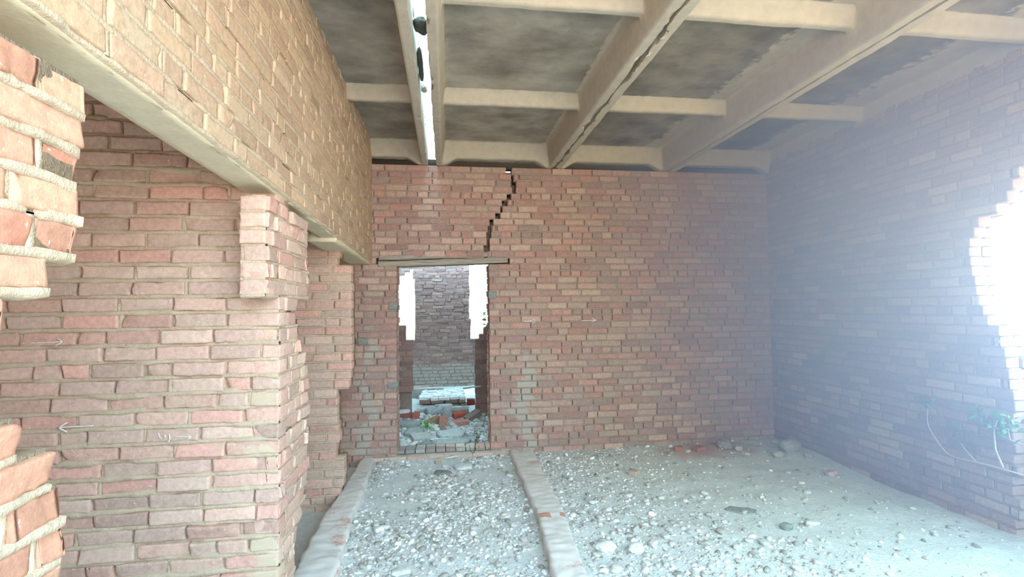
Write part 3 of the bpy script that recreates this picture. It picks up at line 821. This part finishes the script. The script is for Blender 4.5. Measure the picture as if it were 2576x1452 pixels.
# pedestal of bricks with a white crusted top
ped = empty('brick_pedestal', (-.06, 9.2, -.02))
tag(ped, 'low brick pedestal with a white crusted top beyond the doorway', 'pedestal')
def put(g, P, F, loc, rot=(0, 0, 0), col=(1, 1, 1, 0), mat=0):
    from mathutils import Euler
    Rm = np.array(Euler(rot).to_matrix()); g.add(P @ Rm.T + np.array(loc), F, mat, col)
rp = np.random.default_rng(31)
g = Geo(); W0 = -.41
for row, z in ((0, -.035), (1, .055)):
    x = W0 - (.03 if row == 0 else 0)
    for L in ((.25, .22, .27, .14) if row == 0 else (.20, .25, .23, .14)):
        P, F = rounded_box(L - .012, .14, .082, .007, rp); put(g, P, F, (x + L / 2, -.15 - (.03 if row == 0 else 0), z + .06), col=srgb(*[(150, 128, 120), (160, 138, 128), (142, 122, 116)][int(rp.integers(0, 3))])); x += L
box(g, W0 + .02, .38, -.12, .62, -.15, .15, 0, srgb(128, 118, 110))
g.build('brick_body', [M_STONE], ped)
g = Geo()
for j in range(7):
    y = -.19 + j * .125; x = W0 + rp.normal(0, .015)
    while x < .36:
        L = rp.uniform(.10, .24); L = min(L, .40 - x)
        if L > .04:
            P, F = rounded_box(L - .006, .117, .05, .01, rp, .005, .5); put(g, P, F, (x + L / 2, y, .165 + rp.normal(0, .006)), (rp.normal(0, .03), rp.normal(0, .03), rp.normal(0, .05)), srgb(236, 238, 238))
        x += L
tp = g.build('white_top_course', [M_STONE], ped); tp['label'] = 'white mortar crusted top bricks'

# ------------------------------------------------------------------ loose rubble: each piece its own object
def slab_geo(lx, ly, h, r, col, ns=11):
    g = Geo(); a = np.sort(np.linspace(0, 2 * math.pi, ns, endpoint=False) + r.normal(0, .16, ns))
    rad = 1 / np.maximum(np.abs(np.cos(a)), np.abs(np.sin(a))) ** .75 * (1 + r.normal(0, .09, ns))
    pts = np.stack([np.cos(a) * rad * lx / 2, np.sin(a) * rad * ly / 2], 1)
    rings = [(.25, h / 2 + .002), (.7, h / 2), (.95, h / 2 - .004), (1.0, h / 4), (1.02, -h / 4), (.94, -h / 2), (.3, -h / 2)]
    V = []
    for k, (f, z) in enumerate(rings):
        for i in range(ns):
            p = pts[i] * f * (1 + r.normal(0, .025)); V.append((p[0], p[1], z + r.normal(0, h * .07)))
    n = len(rings); F = []
    for k in range(n - 1):
        for i in range(ns): F.append((k * ns + (i + 1) % ns, k * ns + i, (k + 1) * ns + i, (k + 1) * ns + (i + 1) % ns))
    g.add(V, [np.array(F), np.array([list(range(ns))]), np.array([[(n - 1) * ns + i for i in range(ns)][::-1]])], 0, col); return g
def stone_geo(lx, ly, lz, r, col):
    g = Geo(); B, F = icosphere(3); s = int(r.integers(0, 9999)); ph = r.random(3) * 60
    V = B * (1 + .30 * vnoise(B * 1.5 + ph, s) + .10 * vnoise(B * 4 + ph, s + 1))[:, None]
    V = np.sign(V) * np.abs(V) ** .8
    g.add(V * np.array([lx, ly, lz]) / 2, F, 0, col); return g
def brick_geo(lx, ly, lz, r, col):
    g = Geo(); P, F = rounded_box(lx, ly, lz, .006, r, .003, .6, 10); g.add(P, F, 0, col); return g
RR = np.random.default_rng(77)
def rubble(kind, name, x, y, size, rz, label, cat, col, tilt=(0, 0), dz=0.0, group=None, stand=None):
    fn = {'slab': slab_geo, 'stone': stone_geo, 'brick': brick_geo}[kind]
    g = fn(*size, RR, srgb(*col)); o = g.build(name, [M_STONE])
    o.rotation_euler = (tilt[0], tilt[1], rz)
    hz_ = size[2] * .5 * (.86 if kind == 'stone' else 1)
    ext = hz_ * math.cos(tilt[0]) + abs(math.sin(tilt[0])) * size[1] * .35 + abs(math.sin(tilt[1])) * size[0] * .35
    o.location = (x, y, float(floor_z(np.array([x]), np.array([y]))[0]) + ext * .78 + dz)
    return tag(o, label, cat, group)
G1 = 'rubble beyond the doorway'
GR, RD, WH = (176, 178, 174), (176, 106, 92), (222, 224, 222)
for a in (
    ('slab', 'concrete_slab', .06, 6.93, (.36, .24, .06), .1, 'broad flat grey slab in the middle of the rubble, behind the doorstep', 'slab', (190, 194, 190), (.25, 0)),
    ('brick', 'loose_brick', -.34, 6.79, (.26, .16, .065), .45, 'grey dusty brick lying askew just below the green weed', 'brick', (178, 178, 172), (.3, .1)),
    ('slab', 'concrete_slab', -.55, 7.50, (.34, .16, .09), -.25, 'long grey lump of concrete against the left edge of the doorway', 'slab', (160, 164, 160), (.2, 0)),
    ('slab', 'concrete_slab', -.44, 7.12, (.26, .18, .07), .1, 'small grey slab left of the green weed', 'slab', (164, 168, 162), (.2, 0)),
    ('brick', 'loose_brick', -.045, 7.36, (.12, .065, .17), .05, 'red brick standing on end in the middle of the rubble', 'brick', (168, 128, 112), (-.15, .08)),
    ('brick', 'loose_brick', .205, 7.45, (.26, .12, .075), -.04, 'red brick with a pale top right of the standing brick', 'brick', (186, 140, 128), (.1, -.04)),
    ('brick', 'loose_brick', .40, 7.72, (.25, .13, .09), .55, 'brown brick propped at an angle near the right broken wall end', 'brick', (150, 134, 122), (.15, -.35)),
    ('brick', 'loose_brick', .20, 7.90, (.20, .12, .10), .4, 'bright red broken brick behind the pale topped brick', 'brick', (186, 96, 82), (.2, 0)),
    ('stone', 'rubble_stone', .01, 7.90, (.19, .16, .16), 0, 'roundish grey stone in the centre of the rubble', 'stone', (168, 166, 162)),
    ('brick', 'loose_brick', -.66, 8.02, (.26, .12, .085), .06, 'red brick at the foot of the left broken wall end', 'brick', (160, 104, 92)),
    ('brick', 'loose_brick', -.47, 7.97, (.12, .12, .095), .0, 'half brick beside the brick at the left wall foot', 'brick', (172, 108, 94)),
    ('brick', 'loose_brick', -.20, 7.60, (.24, .12, .07), .5, 'red brick tilted up left of the standing brick', 'brick', (170, 124, 110), (.1, -.25)),
    ('slab', 'concrete_slab', -.05, 8.79, (.30, .14, .05), .05, 'flat pale slab leaning at the foot of the white topped pedestal', 'slab', (186, 190, 186), (.15, 0)),
    ('slab', 'concrete_slab', .04, 6.53, (.46, .13, .06), .12, 'long thin slab lying just behind the doorstep', 'slab', (168, 174, 170), (.2, 0)),
    ('brick', 'loose_brick', -.21, 6.53, (.20, .10, .07), -.1, 'dark grey brick end behind the left half of the doorstep', 'brick', (142, 146, 144), (.1, 0)),
    ('slab', 'concrete_slab', .33, 6.66, (.22, .12, .05), .2, 'small grey slab behind the right end of the doorstep', 'slab', (168, 172, 168), (.2, 0)),
    ('slab', 'concrete_slab', -.20, 7.33, (.19, .09, .04), .12, 'pale sliver of slab just above the green weed', 'slab', (208, 212, 210)),
    ('slab', 'concrete_slab', -.20, 8.22, (.28, .18, .09), .1, 'grey blue slab on the heap left of the roundish stone', 'slab', (176, 186, 190), (.2, 0)),
    ('stone', 'rubble_stone', -.02, 8.36, (.26, .18, .12), .1, 'lumpy grey stone on top of the heap before the pedestal', 'stone', (186, 190, 190)),
    ('slab', 'concrete_slab', .23, 8.24, (.26, .16, .08), -.3, 'sloping grey slab on the right side of the heap', 'slab', (166, 166, 160), (.25, 0)),
    ('slab', 'concrete_slab', -.38, 8.52, (.22, .12, .06), .15, 'light grey slab at the left foot of the pedestal', 'slab', (184, 188, 184), (.1, 0)),
    ('brick', 'loose_brick', .44, 9.0, (.14, .12, .12), 0, 'dark red brick with white crust right of the pedestal', 'brick', (140, 70, 62)),
    ('slab', 'concrete_slab', -.66, 8.0, (.18, .10, .05), .1, 'white chip resting on the brick at the left wall foot', 'slab', (226, 228, 228), (0, 0), .085),
): rubble(*a[:8], *a[8:], group=G1)
G2 = 'loose pieces on the gravel floor'
for a in (
    ('slab', 'concrete_slab', .185, 5.70, (.20, .17, .035), .15, 'pale square flat slab on the gravel in front of the doorway', 'slab', (214, 216, 214)),
    ('brick', 'loose_brick', -.10, 5.93, (.08, .07, .06), .3, 'small pinkish brick chunk against the doorstep', 'brick', (176, 156, 144)),
    ('slab', 'concrete_slab', -.04, 5.57, (.19, .11, .03), -.2, 'dark grey flat piece just left of the pale square slab', 'slab', (136, 138, 134)),
    ('stone', 'rubble_stone', -.543, 4.17, (.085, .07, .05), .2, 'single white stone on the gravel near the left kerb', 'stone', (226, 227, 224)),
    ('slab', 'concrete_slab', -.15, 4.98, (.13, .07, .025), -.4, 'pale triangular chip in the middle of the gravel strip', 'slab', (206, 207, 204)),
    ('slab', 'concrete_slab', -.20, 4.80, (.11, .07, .025), .6, 'pale chip just in front of the triangular chip', 'slab', (208, 208, 204)),
    ('stone', 'rubble_stone', 1.16, 3.64, (.16, .13, .06), .3, 'largest pale flat stone beside the right kerb', 'stone', (216, 220, 220)),
    ('stone', 'rubble_stone', 1.38, 3.57, (.13, .10, .06), .1, 'pale stone next to the largest flat stone', 'stone', (216, 220, 220)),
    ('stone', 'rubble_stone', 4.0, 5.43, (.26, .20, .16), .4, 'biggest rock in the heap at the right corner', 'stone', (166, 162, 156)),
    ('stone', 'rubble_stone', 3.79, 5.33, (.12, .10, .08), .4, 'small rock just left of the biggest corner rock', 'stone', (182, 178, 172)),
    ('stone', 'rubble_stone', 4.09, 5.22, (.10, .09, .06), .4, 'small rock in front of the corner heap by the right wall', 'stone', (176, 172, 166)),
    ('stone', 'rubble_stone', 3.37, 5.75, (.18, .15, .12), 0, 'grey rounded rock at the right edge of the red brick dust', 'stone', (150, 142, 138)),
    ('stone', 'rubble_stone', 3.50, 5.66, (.10, .08, .07), 0, 'small pale rock beside the rounded rock on the red dust', 'stone', (184, 180, 176)),
    ('stone', 'rubble_stone', 3.92, 4.70, (.11, .09, .07), .2, 'pinkish stone lying alone close to the right wall', 'stone', (196, 172, 162)),
    ('brick', 'loose_brick', 1.97, 5.12, (.10, .09, .06), .7, 'pinkish brick fragment amid the gravel right of the kerb', 'brick', (192, 172, 162)),
    ('stone', 'rubble_stone', 2.70, 3.73, (.09, .08, .06), .2, 'dark greenish stone on the dirt in the right foreground', 'stone', (142, 152, 147)),
    ('stone', 'rubble_stone', 2.94, 3.75, (.12, .08, .05), .2, 'pale stone right of the dark greenish stone', 'stone', (206, 206, 200)),
    ('slab', 'concrete_slab', 2.55, 4.10, (.24, .12, .018), -.5, 'thin grey slate like flake lying on the dirt', 'slab', (146, 152, 150)),
    ('stone', 'rubble_stone', -.31, 3.53, (.14, .09, .03), .3, 'flat pale stone at the front of the gravel strip', 'stone', (210, 210, 206)),
    ('stone', 'rubble_stone', .86, 3.64, (.0, .0, .0), .0, '', 'stone', (0, 0, 0)),
    ('brick', 'loose_brick', 3.02, 5.72, (.14, .10, .05), .3, 'broken red brick half buried in the brick dust', 'brick', (172, 124, 110)),
    ('brick', 'loose_brick', 2.80, 5.80, (.10, .08, .05), -.3, 'red brick bit at the left edge of the brick dust', 'brick', (180, 118, 100)),
):
    if a[4][0]: rubble(*a[:8], *a[8:], group=G2)
# medium stones that nothing tells apart
rs = np.random.default_rng(404)
protos = [stone_geo(1, .82, .55, rs, srgb(*c)).mesh('rubble_stone', [M_STONE]) for c in ((214, 214, 210), (200, 200, 196), (190, 186, 180), (222, 222, 220), (176, 174, 168), (204, 196, 190))]
def scatter(n, rect, smin, smax, label, group):
    k = 0
    while k < n:
        x = rs.uniform(rect[0], rect[1]); y = rs.uniform(rect[2], rect[3]); sz = smin * (smax / smin) ** (rs.random() ** 1.8)
        o = bpy.data.objects.new('rubble_stone', protos[int(rs.integers(0, len(protos)))]); COL.objects.link(o)
        o.scale = (sz, sz * rs.uniform(.8, 1.1), sz * rs.uniform(.7, 1.0)); o.rotation_euler = (rs.normal(0, .15), rs.normal(0, .15), rs.uniform(0, 6.28))
        o.location = (x, y, float(floor_z(np.array([x]), np.array([y]))[0]) + sz * .17)
        tag(o, label, 'stone', group); k += 1
scatter(75, (-.70, .62, 2.9, 5.9), .035, .075, 'small pale stone among the gravel between the two kerbs', 'stones between the two kerbs')
scatter(95, (1.1, 2.6, 2.9, 4.6), .035, .085, 'small pale stone in the bright gravel right of the right kerb', 'stones right of the kerb')
scatter(40, (1.15, 4.0, 4.6, 5.9), .035, .075, 'small stone on the dirt near the foot of the end wall', 'stones near the end wall')
scatter(30, (2.6, 4.0, 3.0, 4.6), .03, .06, 'small stone on the dirt floor beside the right wall', 'stones near the right wall')
scatter(45, (-.55, .5, 6.5, 8.6), .05, .11, 'grey lump of broken mortar in the rubble beyond the doorway', 'mortar lumps beyond the doorway')

def stick(name, pts, rad, mat, label, cat):
    g = Geo(); tube(g, pts, rad, 6); return tag(g.build(name, [mat]), label, cat)
stick('thin_stick', [(-.02, 5.99, -.018), (.06, 6.0, -.012), (.13, 6.02, -.008)], .009, M_PALEWOOD, 'short white stick lying at the foot of the doorstep', 'stick')
g = Geo(); lumpy_bar(g, (.27, 8.16, .435), (.56, 8.19, .455), .05, .022, 181, .004, side=(0, 1, 0), nseg=24)
tag(g.build('broken_plank', [M_PALEWOOD]), 'pale splintered plank end jutting from the right broken wall end', 'plank')
g = Geo(); lumpy_bar(g, (-.60, 8.36, .44), (-.275, 8.36, .455), .05, .022, 182, .004, side=(0, 1, 0), nseg=24)
tag(g.build('broken_plank', [M_PALEWOOD]), 'pale straight plank end jutting from the left broken wall end', 'plank')
# debris wedged in the open ceiling joint
for x, y, sz, lab in ((-.158, 3.42, (.10, .17, .06), 'dark lump of roofing wedged across the open ceiling joint nearest the viewer'), (-.186, 3.98, (.045, .55, .05), 'long dark strip of roofing felt hanging in the ceiling joint'), (-.176, 4.42, (.05, .10, .05), 'small pale crumb of mortar caught at the end of the felt strip')):
    g = stone_geo(*sz, RR, srgb(96, 96, 92) if sz[1] > .15 else srgb(190, 186, 176)); o = g.build('roof_debris', [M_STONE]); o.location = (x, y, ZC + .20)
    tag(o, lab, 'debris', 'debris in the ceiling joint')

# ------------------------------------------------------------------ chalk marks on the bricks
def chalk(parent, strokes, yplane, rad=.0035):
    g = Geo()
    for st in strokes:
        P = np.array([(x, yplane, z) for x, z in st]); n = max(4, int(np.linalg.norm(np.diff(P, axis=0), axis=1).sum() / .012))
        t = np.linspace(0, len(P) - 1, n); Q = np.stack([np.interp(t, np.arange(len(P)), P[:, k]) for k in range(3)], 1)
        Q[:, 2] += n1(Q[:, 0] * 60, 5) * .002
        tube(g, Q, rad, 5)
    o = g.build('chalk_mark', [M_CHALK], parent); o['label'] = 'white chalk marks'
chalk(wall_cross, [[(-1.765, 1.187), (-1.925, 1.183)], [(-1.885, 1.206), (-1.925, 1.183), (-1.885, 1.160)]], 2.790, .004)
chalk(wall_cross, [[(-2.06, 1.608), (-1.915, 1.612)], [(-1.94, 1.630), (-1.912, 1.612), (-1.946, 1.592)]], 2.790, .003)
chalk(wall_cross, [[(-1.462, 1.136), (-1.456, 1.112), (-1.446, 1.108)], [(-1.436, 1.122), (-1.424, 1.116), (-1.436, 1.110)], [(-1.412, 1.130), (-1.406, 1.092), (-1.422, 1.090)], [(-1.392, 1.116), (-1.305, 1.108)], [(-1.325, 1.122), (-1.305, 1.108), (-1.326, 1.097)]], 2.790, .0028)
chalk(wall_back, [[(.965, 1.577), (1.075, 1.581)], [(1.065, 1.606), (1.096, 1.598), (1.102, 1.572), (1.07, 1.555)]], D - .003, .0055)
chalk(wall_back, [[(1.70, 1.574), (1.892, 1.578)], [(1.835, 1.604), (1.892, 1.578), (1.838, 1.560)]], D - .003, .0055)

# ------------------------------------------------------------------ plants
def leaf(g, p, d, L, w, r):
    d = np.array(d, float); d /= np.linalg.norm(d); upv = np.array([0, 0, 1.0]) + r.normal(0, .5, 3)
    s = np.cross(d, upv); s /= np.linalg.norm(s) + 1e-9; nn = np.cross(s, d)
    t = np.linspace(0, 1, 6); hw = w / 2 * np.sin(np.pi * np.clip(t, .02, .98)) ** .8
    V = []
    for k in range(6):
        c = np.array(p) + d * L * t[k] - nn * L * .25 * t[k] ** 2
        V += [c - s * hw[k] + nn * .12 * hw[k], c, c + s * hw[k] + nn * .12 * hw[k]]
    g.add(V, grid_faces(6, 3), 0)
def smooth_path(pts, n=24):
    pts = np.array(pts, float); t = np.linspace(0, len(pts) - 1, n); out = np.stack([np.interp(t, np.arange(len(pts)), pts[:, k]) for k in range(3)], 1)
    for _ in range(2): out[1:-1] = (out[:-2] + 2 * out[1:-1] + out[2:]) / 4
    return out
rl = np.random.default_rng(9)
pl = empty('climbing_twig', (4.24, 3.10, .47)); tag(pl, 'thin pale leafy twig arching across the foot of the right wall', 'plant')
O = np.array((4.24, 3.10, .47))
def rel(pts): return [np.array(p) - O for p in pts]
stems = [([(4.27, 3.0, .46), (4.22, 3.22, .478), (4.20, 3.43, .484), (4.20, 3.67, .462), (4.20, 3.75, .485), (4.20, 3.90, .67), (4.20, 3.885, .86)], .0065),
         ([(4.20, 3.50, .482), (4.19, 3.585, .57), (4.19, 3.604, .60)], .004),
         ([(4.21, 3.31, .490), (4.19, 3.344, .62), (4.19, 3.35, .77), (4.19, 3.32, .85)], .0075),
         ([(4.27, 3.05, .70), (4.21, 3.16, .71), (4.19, 3.24, .72), (4.19, 3.25, .80)], .005)]
for P, rad in stems:
    Q = smooth_path(rel(P), 30); g = Geo(); tube(g, Q, np.linspace(rad, rad * .6, len(Q)), 6); g.build('stem', [M_STEM], pl)
g = Geo()
for c, n, sp, L in (((4.19, 3.88, .885), 22, .045, .055), ((4.19, 3.28, .85), 46, .075, .065), ((4.20, 3.60, .60), 4, .015, .03), ((4.18, 3.40, .92), 5, .02, .035), ((4.2, 3.62, .70), 10, .06, .06)):
    for _ in range(n):
        p = np.array(c) + rl.normal(0, 1, 3) * [sp * .4, sp, sp * .55]; p[0] = min(p[0], 4.25)
        leaf(g, p - O, rl.normal(0, 1, 3) * [.5, 1, .5] + [-.3, 0, -.1], L * rl.uniform(.7, 1.2), L * .45, rl)
lf = g.build('leaves', [M_LEAF2], pl)
pl = empty('green_weed', (-.271, 7.17, .03)); tag(pl, 'small bright green weed growing out of the rubble', 'plant')
g = Geo(); tube(g, smooth_path([(0, 0, -.03), (.005, 0, .04), (.0, -.01, .10)], 8), .004, 5); g.build('stem', [M_STEMD], pl)
g = Geo()
for _ in range(46):
    p = rl.normal(0, 1, 3) * [.035, .03, .035] + [0, 0, .085]
    leaf(g, p, rl.normal(0, 1, 3) + [0, -.3, .3], rl.uniform(.03, .05), .028, rl)
g.build('leaves', [M_LEAF], pl)
pl = empty('dark_weed', (.325, 6.10, -.05)); tag(pl, 'dark spindly weed rising in front of the doorstep', 'plant')
g = Geo(); tube(g, smooth_path([(0, 0, 0), (.01, 0, .08), (.03, .02, .16), (.05, .03, .26)], 12), .006, 5); tube(g, smooth_path([(0, 0, .03), (-.04, 0, .08), (-.05, 0, .14)], 8), .004, 5); g.build('stem', [M_STEMD], pl)
g = Geo()
for _ in range(14):
    p = np.array([.045, .03, .20]) + rl.normal(0, 1, 3) * [.02, .02, .05]
    leaf(g, p, rl.normal(0, 1, 3) + [0, 0, .6], rl.uniform(.03, .06), .018, rl)
g.build('leaves', [M_STEMD], pl)
pl = empty('wall_creeper', (.53, D + .30, 1.50)); tag(pl, 'little leafy creeper on the right side of the doorway opening', 'plant')
g = Geo(); tube(g, smooth_path([(.02, 0, -.10), (-.005, 0, 0), (-.012, 0, .12), (.0, 0, .22)], 12), .004, 5); g.build('stem', [M_STEMD], pl)
g = Geo()
for z in (.16, .15, .10, .03, .02, -.01, .13, .0, .2):
    leaf(g, (-.01, rl.normal(0, .02), z), (-.6, rl.normal(0, .4), rl.normal(0, .5)), .06, .045, rl)
g.build('leaves', [M_LEAF2], pl)
# ------------------------------------------------------------------ added volume standing in for bluish lens glare at the opening
def glare(name, x0, x1, y0, y1, z0, z1, col, dens, label):
    m = bpy.data.materials.new(name); m.use_nodes = True; t = m.node_tree; t.nodes.clear()
    o = t.nodes.new('ShaderNodeOutputMaterial'); v = t.nodes.new('ShaderNodeVolumeScatter')
    v.inputs['Color'].default_value = col; v.inputs['Density'].default_value = dens; v.inputs['Anisotropy'].default_value = 0.0
    gm = t.nodes.new('ShaderNodeNewGeometry'); ds = t.nodes.new('ShaderNodeVectorMath'); ds.operation = 'DISTANCE'
    t.links.new(gm.outputs['Position'], ds.inputs[0]); ds.inputs[1].default_value = (4.3, 3.5, 2.5)
    mr_ = t.nodes.new('ShaderNodeMapRange'); mr_.interpolation_type = 'SMOOTHSTEP'
    for k_, x_ in (('From Min', 3.8), ('From Max', .3), ('To Min', .0), ('To Max', dens)): mr_.inputs[k_].default_value = x_
    t.links.new(ds.outputs['Value'], mr_.inputs['Value'])
    ab = t.nodes.new('ShaderNodeVolumeAbsorption'); ab.inputs['Color'].default_value = col; mt_ = t.nodes.new('ShaderNodeMath'); mt_.operation = 'MULTIPLY'; mt_.inputs[1].default_value = .22; t.links.new(mr_.outputs[0], mt_.inputs[0]); t.links.new(mt_.outputs[0], ab.inputs['Density']); t.links.new(mr_.outputs[0], v.inputs['Density'])
    ad = t.nodes.new('ShaderNodeAddShader'); t.links.new(v.outputs[0], ad.inputs[0]); t.links.new(ab.outputs[0], ad.inputs[1])
    t.links.new(ad.outputs[0], o.inputs['Volume'])
    g = Geo(); box(g, x0, x1, y0, y1, z0, z1)
    ob = g.build(name, [m], smooth=False)
    return tag(ob, label, 'glare', kind='stuff')
glare('bluish_lens_glare', 1.0, 4.25, 1.2, 6.05, .15, 3.48, (.37, .53, 1.0, 1), .60, 'added volume for the bluish lens haze hanging in front of the right brick wall')
